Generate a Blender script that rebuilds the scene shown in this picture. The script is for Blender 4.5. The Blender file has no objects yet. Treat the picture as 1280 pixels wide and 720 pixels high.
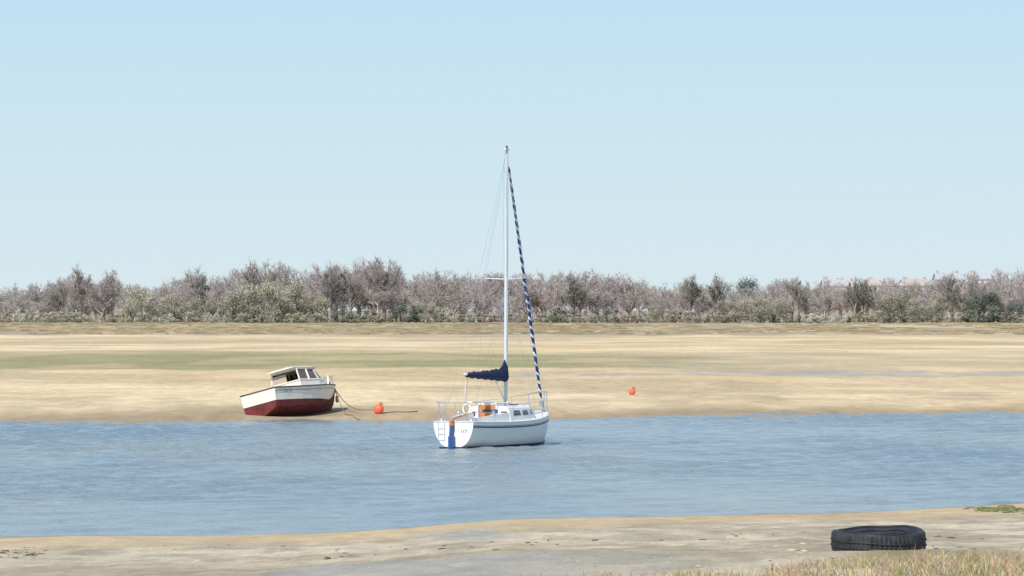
import bpy, math, random
import numpy as np
from mathutils import Vector, Matrix

random.seed(7); rng = np.random.default_rng(7)
F = 4500.0; K = F/2400.0; CAMZ = 4.35; HOR = 388.0
scene = bpy.context.scene

def ss(a, b, x):
    t = np.clip((x-a)/(b-a), 0, 1); return t*t*(3-2*t)

_tab = rng.random((256, 256))
def vnoise(x, y):
    xi = np.floor(x).astype(int); yi = np.floor(y).astype(int)
    fx = x-xi; fy = y-yi
    fx = fx*fx*(3-2*fx); fy = fy*fy*(3-2*fy)
    a = _tab[xi % 256, yi % 256]; b = _tab[(xi+1) % 256, yi % 256]
    c = _tab[xi % 256, (yi+1) % 256]; d = _tab[(xi+1) % 256, (yi+1) % 256]
    return (a*(1-fx)+b*fx)*(1-fy)+(c*(1-fx)+d*fx)*fy
def fbm(x, y, o=4):
    s = 0; a = 0.5; t = 0
    for i in range(o):
        s = s+a*vnoise(x*2**i+17.3*i, y*2**i+5.1*i); t += a; a *= 0.55
    return s/t

# ------------------------------------------------------------ shoreline layout
def shore(pts, ext):
    P = []
    for px, py in pts:
        D = CAMZ*F/(py-HOR); P.append(((px-640)/F*D, D))
    P = [(a, b) for a, b in ext[0]]+P+[(a, b) for a, b in ext[1]]
    return np.array([p[0] for p in P]), np.array([p[1] for p in P])
NX, NY = shore([(0,671),(130,669),(250,668),(380,666),(450,663),(520,658),(580,652),(640,648),(740,646),(860,643),(1000,641),(1080,639),(1160,635),(1230,631),(1280,628)],
               ([(-5000,60),(-60,64)], [(60,98),(5000,110)]))
FX, FY = shore([(0,530),(160,529.5),(300,527.5),(420,526),(500,527),(560,526),(640,525.5),(700,525),(800,522),(900,521.5),(1000,520),(1100,519),(1200,517.5),(1280,517)],
               ([(-5000,120),(-80,130)], [(80,172),(5000,190)]))
def yn(x): return np.interp(x, NX, NY)
def yf(x): return np.interp(x, FX, FY)

nd = np.array([-20, -4, 0, 5*K, 10*K, 15*K, 19.5*K, 23*K, 30*K, 40*K, 200*K])
nh = np.array([-1.2, -.35, 0, .31, .735, 1.21, 1.70, 1.99, 2.6, 2.7, 3.0])
fd = np.array([-20, -4, 0, 3, 8, 20, 45, 75, 95, 120, 180, 300, 420, 760, 1400, 6000])
fh = np.array([-1.2, -.3, 0, .12, .25, .45, .72, .9, .82, .66, .60, .78, .95, 1.5, 1.8, 3.2])
def height(x, y):
    x = np.asarray(x, float); y = np.asarray(y, float)
    a = yn(x)-y+(fbm(x*.35+3, y*.12, 3)-.5)*1.6
    b = y-yf(x)+(fbm(x*.3+31, y*.08, 3)-.5)*2.2
    ha = np.interp(a, nd, nh); hb = np.interp(b, fd, fh)
    h = np.where(a > b, ha, hb)
    near = ss(0.5, 9, a)
    h = h+near*((fbm(x*.5, y*.35, 4)-.5)*.10+(fbm(x*2.2, y*1.6, 4)-.5)*.08+(fbm(x*6, y*4, 3)-.5)*.04*ss(.4, .6, fbm(x*.4+8, y*.2, 3)))
    far = ss(1, 20, b)*(1-ss(500, 900, b))
    h = h+far*((fbm(x*.06+9, y*.02, 3)-.5)*.22+(fbm(x*.35, y*.12+4, 3)-.5)*.10)
    sc = ss(1.5, 3.2, b+(fbm(x*.5+2, y*.3, 3)-.5)*5)*(1-ss(6, 16, b))
    h = h+sc*.13*ss(.40, .6, fbm(x*.12+50, y*.02, 3))
    h = h-.26*np.exp(-(((x+8.8)/3.2)**2+((y-146.6)/3.6)**2))   # scour hollow round the grounded boat
    m = ss(420, 520, b)
    h = h+m*(fbm(x*.2, y*.05, 4)-.5)*.25
    h = h+8.5*np.exp(-((x-175)/95.0)**2-((y-1220)/150.0)**2)
    return h
def hpt(x, y): return float(height(np.array([x]), np.array([y]))[0])

# ------------------------------------------------------------ materials
def new_mat(name):
    m = bpy.data.materials.new(name); m.use_nodes = True
    nt = m.node_tree; b = nt.nodes['Principled BSDF']
    return m, nt, b
def simple(name, col, rough=.5, metal=0, var=.12, scale=6, bump=0.0, spec=.5):
    m, nt, b = new_mat(name)
    tc = nt.nodes.new('ShaderNodeTexCoord'); n = nt.nodes.new('ShaderNodeTexNoise')
    n.inputs['Scale'].default_value = scale; n.inputs['Detail'].default_value = 5
    nt.links.new(tc.outputs['Object'], n.inputs['Vector'])
    r = nt.nodes.new('ShaderNodeValToRGB')
    r.color_ramp.elements[0].position = .3; r.color_ramp.elements[1].position = .7
    r.color_ramp.elements[0].color = (*[c*(1-var) for c in col], 1)
    r.color_ramp.elements[1].color = (*[min(1, c*(1+var)) for c in col], 1)
    nt.links.new(n.outputs['Fac'], r.inputs['Fac']); nt.links.new(r.outputs['Color'], b.inputs['Base Color'])
    b.inputs['Roughness'].default_value = rough; b.inputs['Metallic'].default_value = metal
    b.inputs['Specular IOR Level'].default_value = spec
    if bump:
        bp = nt.nodes.new('ShaderNodeBump'); bp.inputs['Strength'].default_value = bump; bp.inputs['Distance'].default_value = .02
        nt.links.new(n.outputs['Fac'], bp.inputs['Height']); nt.links.new(bp.outputs['Normal'], b.inputs['Normal'])
    return m
def attr_mat(name, rough=.9):
    m, nt, b = new_mat(name)
    a = nt.nodes.new('ShaderNodeAttribute'); a.attribute_name = 'col'
    nt.links.new(a.outputs['Color'], b.inputs['Base Color'])
    b.inputs['Roughness'].default_value = rough; b.inputs['Specular IOR Level'].default_value = .15
    return m

def raw_mesh(name, V, FC, mats, col=None, smooth=False, parent=None):
    me = bpy.data.meshes.new(name)
    V = np.asarray(V, dtype=np.float32)
    if isinstance(FC, np.ndarray):
        n, k = FC.shape
        me.vertices.add(len(V)); me.vertices.foreach_set('co', V.ravel())
        me.loops.add(n*k); me.loops.foreach_set('vertex_index', FC.astype(np.int32).ravel())
        me.polygons.add(n); me.polygons.foreach_set('loop_start', np.arange(0, n*k, k, dtype=np.int32))
        try: me.polygons.foreach_set('loop_total', np.full(n, k, dtype=np.int32))
        except Exception: pass
        me.update(calc_edges=True)
    else:
        me.from_pydata([tuple(map(float, v)) for v in V], [], FC); me.update()
    if col is not None:
        at = me.color_attributes.new('col', 'FLOAT_COLOR', 'POINT')
        c = np.ones((len(V), 4), dtype=np.float32); c[:, :col.shape[1]] = col
        at.data.foreach_set('color', c.ravel())
    if not isinstance(mats, (list, tuple)): mats = [mats]
    for m in mats: me.materials.append(m)
    if smooth: me.polygons.foreach_set('use_smooth', np.ones(len(me.polygons), dtype=bool))
    ob = bpy.data.objects.new(name, me); scene.collection.objects.link(ob)
    if parent: ob.parent = parent
    return ob

# ------------------------------------------------------------ ground
def geo(a, b, n): return list(np.geomspace(a, b, n))
xs_c = np.linspace(-24, 24, 361)
xs_o = np.array(geo(24.4, 170, 70)+geo(180, 4500, 22))
XS = np.concatenate([-xs_o[::-1], xs_c, xs_o])
YS = np.concatenate([np.linspace(-80, 24, 24), np.linspace(24.3, 84, 350), np.linspace(85, 126, 20), np.linspace(127, 175, 150),
                     np.geomspace(176, 1300, 250), np.geomspace(1330, 9000, 20)])
GX, GY = np.meshgrid(XS, YS)
gx = GX.ravel(); gy = GY.ravel(); gh = height(gx, gy)
def mix(a, b, t): return a*(1-t[:, None])+b*t[:, None]
def C(*c): return np.array([c], float)
a = yn(gx)-gy; b = gy-yf(gx)
wx = (fbm(gx*.12+3, gy*.05+8, 4)-.5)
D = gy+wx*26
sand = C(.62,.47,.275); sand2 = C(.72,.57,.36); wet = C(.36,.27,.165)
c = mix(sand+0*gx[:, None], sand2, ss(.35, .65, fbm(gx*.08, gy*.03, 4)))
c = mix(c, C(.50,.385,.24), ss(.50, .70, fbm(gx*.05+40, gy*.09, 5))*.8)
c = mix(c, C(.42,.33,.21), ss(.56, .70, fbm(gx*.16+4, gy*.05+20, 5))*.55*(1-ss(200, 260, gy)))
c = mix(wet+0*gx[:, None], c, ss(.5, 8, b+wx*9))
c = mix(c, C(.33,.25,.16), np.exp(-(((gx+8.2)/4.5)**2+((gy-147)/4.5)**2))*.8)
leftm = 1-ss(-2, 26, gx+wx*30)
gb = ss(212, 222, D)*(1-ss(300, 345, D))
gm = mix(C(.42,.355,.24)+0*gx[:, None], C(.315,.285,.145), leftm)
gm = mix(gm, sand, ss(.50, .72, fbm(gx*.15, gy*.035+4, 5))*(.4+.3*(1-leftm)))
c = mix(c, gm, gb*(.5+.5*leftm))
run = ss(196, 200, gy+wx*10)*(1-ss(209, 214, gy+wx*10))*ss(-2, 8, gx+wx*20)*ss(.3, .5, fbm(gx*.3, gy*.1+30, 3))
c = mix(c, C(.38,.345,.30), run*.75)
st = ss(.50, .62, fbm(gx*.02+5, gy*.022+2, 5))*ss(330, 360, D)
c = mix(c, C(.44,.36,.235), st*.75)
mz_ = ss(480, 540, gy+wx*70)
n1 = fbm(gx*.06+11, gy*.018, 4); n2 = fbm(gx*.22, gy*.03+9, 3)
mc = mix(C(.36,.28,.19)+0*gx[:, None], C(.29,.25,.16), ss(.4, .6, n1))
mc = mix(mc, C(.46,.37,.25), ss(.50, .66, n2)*.7)
mc = mix(mc, C(.58,.48,.33), ss(30, 90, gx)*ss(620, 720, gy)*.75)
mc = mix(mc, C(.33,.32,.18), (1-ss(-60, 0, gx))*ss(700, 760, gy)*.6)
c = mix(c, mc, mz_)
c = mix(c, C(.24,.21,.15), ss(900, 960, gy)*.7)
# near side
n3 = fbm(gx*.35+2, gy*.10+7, 4); n4 = fbm(gx*1.3, gy*.5+3, 4); n5 = fbm(gx*.22+70, gy*.06, 3)
nc = mix(C(.44,.365,.255)+0*gx[:, None], C(.58,.50,.37), ss(.35, .65, n3))
nc = mix(nc, C(.33,.28,.20), ss(.48, .64, n4)*.65)
nc = mix(nc, C(.30,.26,.19), ss(.60, .68, fbm(gx*3.1+9, gy*1.1+3, 4))*.5)
edge = ss(0, 1.0, a)*(1-ss(4.0, 9, a+wx*5))
nc = mix(nc, C(.54,.41,.245), edge*.85)
nc = mix(nc, C(.26,.205,.13), 1-ss(-.2, 1.1, a+wx))
wetp = ss(.56, .64, n5)*ss(4, 8, a)*(1-ss(-1.0, 3.5, gx))
nc = mix(nc, C(.36,.345,.31), wetp*.7)
gr = ss(.42, .6, fbm(gx*1.1+5, gy*.4, 4)+.25*ss(1.5, 5, gx)+.2*(1-ss(32, 38, gy))-.22)*ss(0.5, 3, gx)*(1-ss(36, 41, gy))
nc = mix(nc, C(.33,.26,.15), gr*.85)
nc = mix(nc, C(.22,.24,.08), ss(.55, .66, fbm(gx*1.6+45, gy*.5, 3))*gr*.8)
isn = (a > b)
col = np.where(isn[:, None], nc, c)
wetness = np.where(isn, np.clip(wetp*.7+(1-ss(0, 1.8, a)), 0, 1), np.clip(1-ss(0, 4, b+wx*6), 0, 1)+.5*ss(.6,.72,fbm(gx*.1+3,gy*.03,3))*gb+run*.8)
rgba = np.concatenate([col, np.clip(wetness, 0, 1)[:, None]], 1)
nxs = len(XS); nys = len(YS)
def quads(ny_, nx_):
    I = np.arange(nx_*ny_).reshape(ny_, nx_)
    return np.stack([I[:-1, :-1].ravel(), I[:-1, 1:].ravel(), I[1:, 1:].ravel(), I[1:, :-1].ravel()], 1)
gm_, nt, bs = new_mat('sand_ground')
at = nt.nodes.new('ShaderNodeAttribute'); at.attribute_name = 'col'
geo_n = nt.nodes.new('ShaderNodeNewGeometry')
def noise(nt, vec, scale, detail=6, rough=.6):
    n = nt.nodes.new('ShaderNodeTexNoise'); n.inputs['Scale'].default_value = scale
    n.inputs['Detail'].default_value = detail; n.inputs['Roughness'].default_value = rough
    nt.links.new(vec, n.inputs['Vector']); return n
def mapping(nt, vec, sc):
    m = nt.nodes.new('ShaderNodeMapping'); m.inputs['Scale'].default_value = sc
    nt.links.new(vec, m.inputs['Vector']); return m.outputs['Vector']
def mathn(nt, op, a_, b_=None, c_=None):
    m = nt.nodes.new('ShaderNodeMath'); m.operation = op
    for i, v in enumerate((a_, b_, c_)):
        if v is None: continue
        if isinstance(v, (int, float)): m.inputs[i].default_value = v
        else: nt.links.new(v, m.inputs[i])
    return m.outputs[0]
P = geo_n.outputs['Position']
na = noise(nt, mapping(nt, P, (1, .35, 1)), 1.6, 8, .7)
nb = noise(nt, P, 14, 6, .7)
nc_ = noise(nt, mapping(nt, P, (.12, .05, .1)), 1.0, 7, .7)
f1 = mathn(nt, 'MULTIPLY_ADD', na.outputs['Fac'], .9, .55)
f2 = mathn(nt, 'MULTIPLY_ADD', nb.outputs['Fac'], .7, .65)
f3 = mathn(nt, 'MULTIPLY_ADD', nc_.outputs['Fac'], .8, .60)
ff = mathn(nt, 'MULTIPLY', mathn(nt, 'MULTIPLY', f1, f2), f3)
vm = nt.nodes.new('ShaderNodeVectorMath'); vm.operation = 'SCALE'
nt.links.new(at.outputs['Color'], vm.inputs[0]); nt.links.new(ff, vm.inputs['Scale'])
nt.links.new(vm.outputs[0], bs.inputs['Base Color'])
rg = mathn(nt, 'MULTIPLY_ADD', at.outputs['Alpha'], -.55, .95)
nt.links.new(rg, bs.inputs['Roughness']); bs.inputs['Specular IOR Level'].default_value = .25
bp = nt.nodes.new('ShaderNodeBump'); bp.inputs['Strength'].default_value = .7; bp.inputs['Distance'].default_value = .10
hh = mathn(nt, 'ADD', na.outputs['Fac'], mathn(nt, 'MULTIPLY', nb.outputs['Fac'], .35))
nt.links.new(hh, bp.inputs['Height']); nt.links.new(bp.outputs['Normal'], bs.inputs['Normal'])
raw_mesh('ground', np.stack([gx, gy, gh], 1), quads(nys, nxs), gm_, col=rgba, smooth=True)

# ------------------------------------------------------------ water (real wavelets)
wm, nt, bs = new_mat('river_water')
g = nt.nodes.new('ShaderNodeNewGeometry'); P = g.outputs['Position']
big = noise(nt, mapping(nt, P, (.06, .035, 1)), 1, 5, .65)
n1 = noise(nt, mapping(nt, P, (1.0, .8, 1)), 3.2, 3, .6)
n2 = noise(nt, mapping(nt, P, (1.1, .9, 1)), 9, 3, .65)
hs = mathn(nt, 'ADD', mathn(nt, 'MULTIPLY', n1.outputs['Fac'], .10), mathn(nt, 'MULTIPLY', n2.outputs['Fac'], .035))
mod = mathn(nt, 'MULTIPLY_ADD', big.outputs['Fac'], 1.8, .1)
hs = mathn(nt, 'MULTIPLY', hs, mod)
bp = nt.nodes.new('ShaderNodeBump'); bp.inputs['Strength'].default_value = 1.0; bp.inputs['Distance'].default_value = 1.0
nt.links.new(hs, bp.inputs['Height']); nt.links.new(bp.outputs['Normal'], bs.inputs['Normal'])
rp = nt.nodes.new('ShaderNodeValToRGB'); rp.color_ramp.elements[0].position = .36; rp.color_ramp.elements[1].position = .64
rp.color_ramp.elements[0].color = (.175, .235, .285, 1); rp.color_ramp.elements[1].color = (.27, .31, .31, 1)
nt.links.new(big.outputs['Fac'], rp.inputs['Fac']); nt.links.new(rp.outputs['Color'], bs.inputs['Base Color'])
bs.inputs['Roughness'].default_value = .14; bs.inputs['IOR'].default_value = 1.33
wxs = np.concatenate([[-3000, -300, -80, -40, -28], np.linspace(-25, 25, 420), [28, 40, 80, 300, 3000]])
wys = np.concatenate([np.linspace(52, 66, 12)[:-1], np.linspace(66, 162, 760), np.linspace(163, 200, 12)])
wgx, wgy = np.meshgrid(wxs, wys); wgx = wgx.ravel(); wgy = wgy.ravel()
wh = np.zeros(len(wgx)); rw = np.random.default_rng(3)
mask = (1-ss(23.5, 25, np.abs(wgx)))*ss(66, 69, wgy)*(1-ss(158, 162, wgy))
for i in range(44):
    lam = .42*(2.6/.42)**(rw.random()); k = 2*math.pi/lam; th = math.radians(-62+rw.normal(0, 32))
    slope = .030*(lam/.8)**-.15; wob = 1.1*(fbm(wgx*.25+i*3.1, wgy*.25+i*1.7, 2)-.5)
    wh += slope/k*np.sin(k*(wgx*math.cos(th)+wgy*math.sin(th))+rw.random()*6.28+wob*4)*(.4+1.2*vnoise(wgx*.35+i*7.7, wgy*.22+i*2.3))
gust = .35+1.1*ss(.32, .66, fbm(wgx*.07+3, wgy*.045+60, 4))
wh *= mask*gust
raw_mesh('water', np.stack([wgx, wgy, wh], 1), quads(len(wys), len(wxs)), wm, smooth=True)

# ------------------------------------------------------------ helpers for parts
class MB:
    def __init__(s): s.v = []; s.f = []; s.m = []
    def add(s, V, Fc, mi=0):
        o = len(s.v); s.v += [tuple(v) for v in V]; s.f += [tuple(i+o for i in f) for f in Fc]; s.m += [mi]*len(Fc)
    def tube(s, pts, r, n=8, mi=0, cap=True):
        pts = [Vector(p) for p in pts]; rs = r if isinstance(r, (list, tuple)) else [r]*len(pts)
        V = []; Fc = []
        up = Vector((0, 0, 1)); prev = None
        for i, p in enumerate(pts):
            d = (pts[min(i+1, len(pts)-1)]-pts[max(i-1, 0)]).normalized()
            if prev is None:
                u = d.cross(up)
                if u.length < .1: u = d.cross(Vector((1, 0, 0)))
            else: u = prev-d*prev.dot(d)
            u.normalize(); prev = u; w = d.cross(u)
            for k in range(n):
                t = 2*math.pi*k/n; V.append(p+(u*math.cos(t)+w*math.sin(t))*rs[i])
        for i in range(len(pts)-1):
            for k in range(n):
                k2 = (k+1) % n; Fc.append((i*n+k, i*n+k2, (i+1)*n+k2, (i+1)*n+k))
        if cap: Fc += [tuple(range(n))[::-1], tuple((len(pts)-1)*n+k for k in range(n))]
        s.add(V, Fc, mi)
    def box(s, c, d, mi=0, rot=None, bev=0.0):
        x, y, z = [q/2 for q in d]; V = []
        b_ = bev
        if b_ <= 0:
            V = [(-x,-y,-z),(x,-y,-z),(x,y,-z),(-x,y,-z),(-x,-y,z),(x,-y,z),(x,y,z),(-x,y,z)]
            Fc = [(0,3,2,1),(4,5,6,7),(0,1,5,4),(1,2,6,5),(2,3,7,6),(3,0,4,7)]
        else:
            def ring(i, zz): return [(-x+i+b_,-y+i,zz),(x-i-b_,-y+i,zz),(x-i,-y+i+b_,zz),(x-i,y-i-b_,zz),(x-i-b_,y-i,zz),(-x+i+b_,y-i,zz),(-x+i,y-i-b_,zz),(-x+i,-y+i+b_,zz)]
            V = ring(b_*.7, -z)+ring(0, -z+b_)+ring(0, z-b_)+ring(b_*.7, z); Fc = [tuple(range(8))[::-1], tuple(range(24, 32))]
            for r_ in range(3):
                for k in range(8): k2 = (k+1) % 8; Fc.append((r_*8+k, r_*8+k2, r_*8+8+k2, r_*8+8+k))
        if rot is not None: V = [rot @ Vector(v) for v in V]
        V = [(v[0]+c[0], v[1]+c[1], v[2]+c[2]) for v in V]
        s.add(V, Fc, mi)
    def grid(s, G, mi=0, flip=False, mfun=None):
        R = len(G); Cn = len(G[0]); o = len(s.v)
        for r_ in G: s.v += [tuple(p) for p in r_]
        for i in range(R-1):
            for j in range(Cn-1):
                q = (o+i*Cn+j, o+i*Cn+j+1, o+(i+1)*Cn+j+1, o+(i+1)*Cn+j)
                s.f.append(q[::-1] if flip else q); s.m.append(mfun(i, j) if mfun else mi)
    def obj(s, name, mats, parent=None, smooth=False):
        o = raw_mesh(name, np.array(s.v), s.f, mats, parent=parent, smooth=smooth)
        if len(o.data.polygons) == len(s.m): o.data.polygons.foreach_set('material_index', np.array(s.m, dtype=np.int32))
        o.data.validate()
        return o
def smooth_auto(o, ang=35):
    o.data.polygons.foreach_set('use_smooth', np.ones(len(o.data.polygons), dtype=bool))
    try: o.data.set_sharp_from_angle(angle=math.radians(ang))
    except Exception: pass

def empty(name, loc, rot=(0, 0, 0)):
    e = bpy.data.objects.new(name, None); e.location = loc; e.rotation_euler = rot
    scene.collection.objects.link(e); return e

white = simple('white_gelcoat', (.80,.80,.79), .3, var=.03, scale=2)
deckm = simple('deck_grey_white', (.72,.72,.69), .6, var=.05, scale=5)
navy = simple('navy_paint', (.015,.035,.12), .35, var=.1)
navycl = simple('navy_canvas', (.010,.02,.07), .85, var=.3, scale=9, bump=.6)
bluep = simple('blue_paint', (.02,.10,.32), .4, var=.1)
steel = simple('stainless_steel', (.65,.66,.68), .3, .8, var=.05)
alu = simple('mast_aluminium', (.70,.72,.74), .4, .2, var=.05, scale=2)
sailw = simple('sail_white', (.78,.79,.80), .8, var=.06)
sailb = simple('sail_uv_blue', (.012,.05,.20), .8, var=.15)
teak = simple('varnished_wood', (.62,.20,.04), .4, var=.3, scale=8)
glass = simple('dark_window', (.05,.055,.06), .08, var=.1)
dark = simple('dark_interior', (.02,.02,.02), .8)
orange = simple('orange_buoy_plastic', (.85,.15,.08), .45, var=.15, scale=5)

# ------------------------------------------------------------ SAILBOAT
Ls = 6.6
tt = [0,.1,.2,.3,.4,.5,.6,.7,.8,.9,.96,1]
hb = [.70,.84,.97,1.07,1.13,1.15,1.11,1.00,.80,.47,.22,.02]
hz = [.86,.83,.81,.80,.80,.81,.83,.87,.92,.98,1.02,1.05]
hk = [.05,-.06,-.16,-.24,-.30,-.34,-.34,-.32,-.26,-.10,.25,.95]
def hull_pt(t, ph):
    b_ = np.interp(t, tt, hb); z = np.interp(t, tt, hz); k = np.interp(t, tt, hk)
    s_ = math.sin(ph); c_ = math.cos(ph)
    y = b_*(s_**.72); zz = z-(z-k)*(c_**1.15)
    x = t*Ls-0.35*(1-min(1, zz/.9))*max(0, (t-.8)/.2)*1.6
    return Vector((x, y, zz))
def catmull(xs, ys):
    xd = np.linspace(0, 1, 61); yd = np.interp(xd, np.array(xs), np.array(ys))
    for _ in range(3): yd[1:-1] = .25*yd[:-2]+.5*yd[1:-1]+.25*yd[2:]
    return xd, yd
_x, hb = catmull(tt, hb); _, hz = catmull(tt, hz); _, hk = catmull(tt, hk); tt = _x
D0 = CAMZ*F/(562-HOR)
sb = empty('sailboat', ((567-640)/F*D0, D0, 0), (math.radians(-.6), 0, math.radians(90-26)))
m = MB()
NT, NP = 44, 14
def sec(t, side, off=0.0, ph0=0.0, ph1=math.pi/2, n=NP):
    o = []
    for j in range(n+1):
        p = hull_pt(t, ph0+(ph1-ph0)*j/n); o.append((p.x, side*(p.y+off), p.z))
    return o
for side in (1, -1):
    m.grid([sec(i/NT, side) for i in range(NT+1)], 0, flip=(side < 0))
L_ = sec(0, 1)[::-1]+sec(0, -1)[1:]
m.add(L_, [tuple(range(len(L_)))])
o = m.obj('hull', [white], sb); smooth_auto(o, 40)
def ph_for(t, z):
    lo, hi = 0, math.pi/2
    for _ in range(30):
        mid = (lo+hi)/2
        if hull_pt(t, mid).z < z: lo = mid
        else: hi = mid
    return lo
def band(mb, z0, z1, off=.006, rel=False, t0=0, t1=1, mi=0):
    for side in (1, -1):
        G = []
        for i in range(61):
            t = t0+(t1-t0)*i/60; zt = np.interp(t, tt, hz)
            a0 = ph_for(t, zt+z0 if rel else z0); a1 = ph_for(t, zt+z1 if rel else z1)
            G.append([(q[0], side*(abs(q[1])+off), q[2]) for q in sec(t, 1, 0, a0, a1, 3)])
        mb.grid(G, mi, flip=(side < 0))
m = MB(); band(m, -.02, .085, .006, t1=.97); m.obj('boot_stripe', [navy], sb)
m = MB(); band(m, -.17, -.13, .006, rel=True, t1=.985); band(m, -.115, -.10, .006, rel=True, t1=.985); m.obj('hull_stripes', [navy], sb)
m = MB(); m.box((-.006, 0, .055), (.008, 1.0, .06)); m.obj('transom_boot_stripe', [navy], sb)
m = MB()
for side in (1, -1):
    m.tube([(t*Ls, side*(np.interp(t, tt, hb)-.01), np.interp(t, tt, hz)+.015) for t in np.linspace(0, 1, 40)], .02, 6)
m.tube([(0, -hb[0], hz[0]+.015), (0, hb[0], hz[0]+.015)], .02, 6)
m.obj('toe_rail', [deckm], sb, True)
m = MB(); c0, c1, cw = .05, .37, .42
ts = sorted(set(list(np.linspace(0, 1, 41))+[c0, c1]))
fr = [-1, -.9, -.7, -.5, -.25, 0, .25, .5, .7, .9, 1]
G = []
for t in ts:
    b_ = np.interp(t, tt, hb); z = np.interp(t, tt, hz); row = []
    for f_ in fr:
        y = f_*b_
        if abs(f_) == .5 and c0-1e-6 <= t <= c1+1e-6: y = math.copysign(cw, f_)
        row.append((t*Ls, y, z+.05*(1-f_*f_)*b_))
    G.append(row)
for r_ in G: m.v += r_
for i in range(len(ts)-1):
    for j in range(len(fr)-1):
        if ts[i] >= c0-1e-6 and ts[i+1] <= c1+1e-6 and 3 <= j <= 6: continue
        m.f.append((i*11+j, (i+1)*11+j, (i+1)*11+j+1, i*11+j+1)); m.m.append(0)
m.obj('deck', [deckm], sb)
m = MB(); x0, x1, zf, zt_ = c0*Ls, c1*Ls, .35, .9
m.add([(x0,-cw,zf),(x1,-cw,zf),(x1,cw,zf),(x0,cw,zf),(x0,-cw,zt_-.06),(x1,-cw,zt_-.06),(x1,cw,zt_-.06),(x0,cw,zt_-.06)], [(0,1,2,3),(0,4,5,1),(1,5,6,2),(2,6,7,3),(3,7,4,0)])
m.obj('cockpit_well', [deckm], sb)
m = MB()
for s_ in (1, -1):
    G = []
    for t in np.linspace(.03, .385, 10):
        b_ = np.interp(t, tt, hb); z = np.interp(t, tt, hz)+.02; hgt = .12+.14*ss(.03, .38, t)
        yi = .50; yo = max(.56, .68*b_)
        G.append([(t*Ls, s_*yi, z), (t*Ls, s_*(yi+.02), z+hgt), (t*Ls, s_*(yo-.03), z+hgt), (t*Ls, s_*yo, z)])
    m.grid(G, 0, flip=(s_ > 0))
    m.add(G[0], [(0, 1, 2, 3)])
m.obj('coamings', [white], sb)
m = MB(); G = []
cx = np.linspace(2.5, 4.95, 16)
for i, x in enumerate(cx):
    t = x/Ls; b_ = np.interp(t, tt, hb); z = np.interp(t, tt, hz)+.01
    k = (x-2.5)/2.45
    top = .47-.10*k if k < .72 else (.47-.072)*(1-ss(.72, 1.0, k))+.03
    w = .70*b_ if k < .72 else .70*b_*(1-.25*ss(.72, 1, k)); row = []
    for u, v in [(-1,0),(-.97,.35),(-.93,.7),(-.87,.93),(-.78,1.0),(-.4,1.08),(0,1.12),(.4,1.08),(.78,1.0),(.87,.93),(.93,.7),(.97,.35),(1,0)]:
        row.append((x, u*w, z+v*top))
    G.append(row)
m.grid(G, 0); m.add(G[0], [tuple(range(13))[::-1]]); m.add(G[-1], [tuple(range(13))])
o = m.obj('cabin_trunk', [white], sb); smooth_auto(o, 40)
m = MB(); m.box((2.475, .03, 1.02), (.05, .60, .62), bev=.01); m.obj('companionway_door', [teak], sb)
m = MB()
for yy in (-.30, .36): m.box((2.46, yy, 1.02), (.07, .04, .62))
m.box((2.85, .03, 1.38), (.8, .66, .07), bev=.015)
m.obj('companionway_frame_and_hatch', [white], sb)
m = MB()
m.box((2.447, .03, 1.14), (.01, .34, .10)); m.box((2.49, -.55, 1.06), (.03, .20, .14)); m.box((2.49, .58, 1.06), (.03, .20, .14))
for s_ in (1, -1):
    for xa, xb in [(2.75, 3.25), (3.4, 3.85), (3.97, 4.2)]:
        q = []
        for x, v in [(xa, .38), (xb, .40), (xb-.04, .74), (xa+.03, .74)]:
            t = x/Ls; b_ = np.interp(t, tt, hb); z = np.interp(t, tt, hz)+.01; k = (x-2.5)/2.45; top = .47-.10*k
            w = .70*b_*(.97-.04*(v-.35)/.35)+.006
            q.append((x, s_*w, z+v*top))
        m.add(q, [(0, 1, 2, 3) if s_ < 0 else (3, 2, 1, 0)])
m.obj('cabin_windows', [glass], sb)
m = MB(); m.box((4.25, 0, 1.30), (.45, .45, .05), bev=.012); m.obj('fore_hatch', [glass], sb)
m = MB()
for s_ in (1, -1):
    zc = .80+.02+.22
    m.tube([(1.6, s_*.62, zc), (1.6, s_*.62, zc+.12)], [.055, .045], 10)
    m.tube([(2.95, s_*.45, 1.34), (2.95, s_*.45, 1.44)], [.05, .04], 10)
    m.tube([(2.7, s_*.60, 1.32), (2.75, s_*.60, 1.37), (3.9, s_*.56, 1.33), (3.95, s_*.56, 1.28)], .012, 6)
m.obj('winches_and_handrails', [steel], sb, True)
m = MB()
m.add([(-.03,.025,-.4),(-.33,.02,-.4),(-.30,.02,.25),(-.22,.02,.78),(-.03,.025,.78),(-.03,-.025,-.4),(-.33,-.02,-.4),(-.30,-.02,.25),(-.22,-.02,.78),(-.03,-.025,.78)],
      [(0,1,2,3,4),(9,8,7,6,5),(0,5,6,1),(1,6,7,2),(2,7,8,3),(3,8,9,4),(4,9,5,0)])
m.box((-.14, 0, .18), (.26, .13, .5), bev=.02)
m.obj('rudder', [bluep], sb)
m = MB(); m.tube([(-.12, 0, .92), (.25, 0, 1.0), (1.0, 0, 1.08)], [.03, .026, .02], 8); m.box((-.12, 0, .83), (.2, .09, .16), bev=.01)
m.obj('tiller', [teak], sb)
m = MB()
for yy in (.30, .52): m.tube([(-.03, yy, .28), (-.05, yy, .86), (0.02, yy, .9)], .009, 6)
for zz in (.32, .5, .68): m.tube([(-.035, .52, zz), (-.035, .30, zz)], .009, 6)
m.obj('transom_ladder', [deckm], sb)
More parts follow.
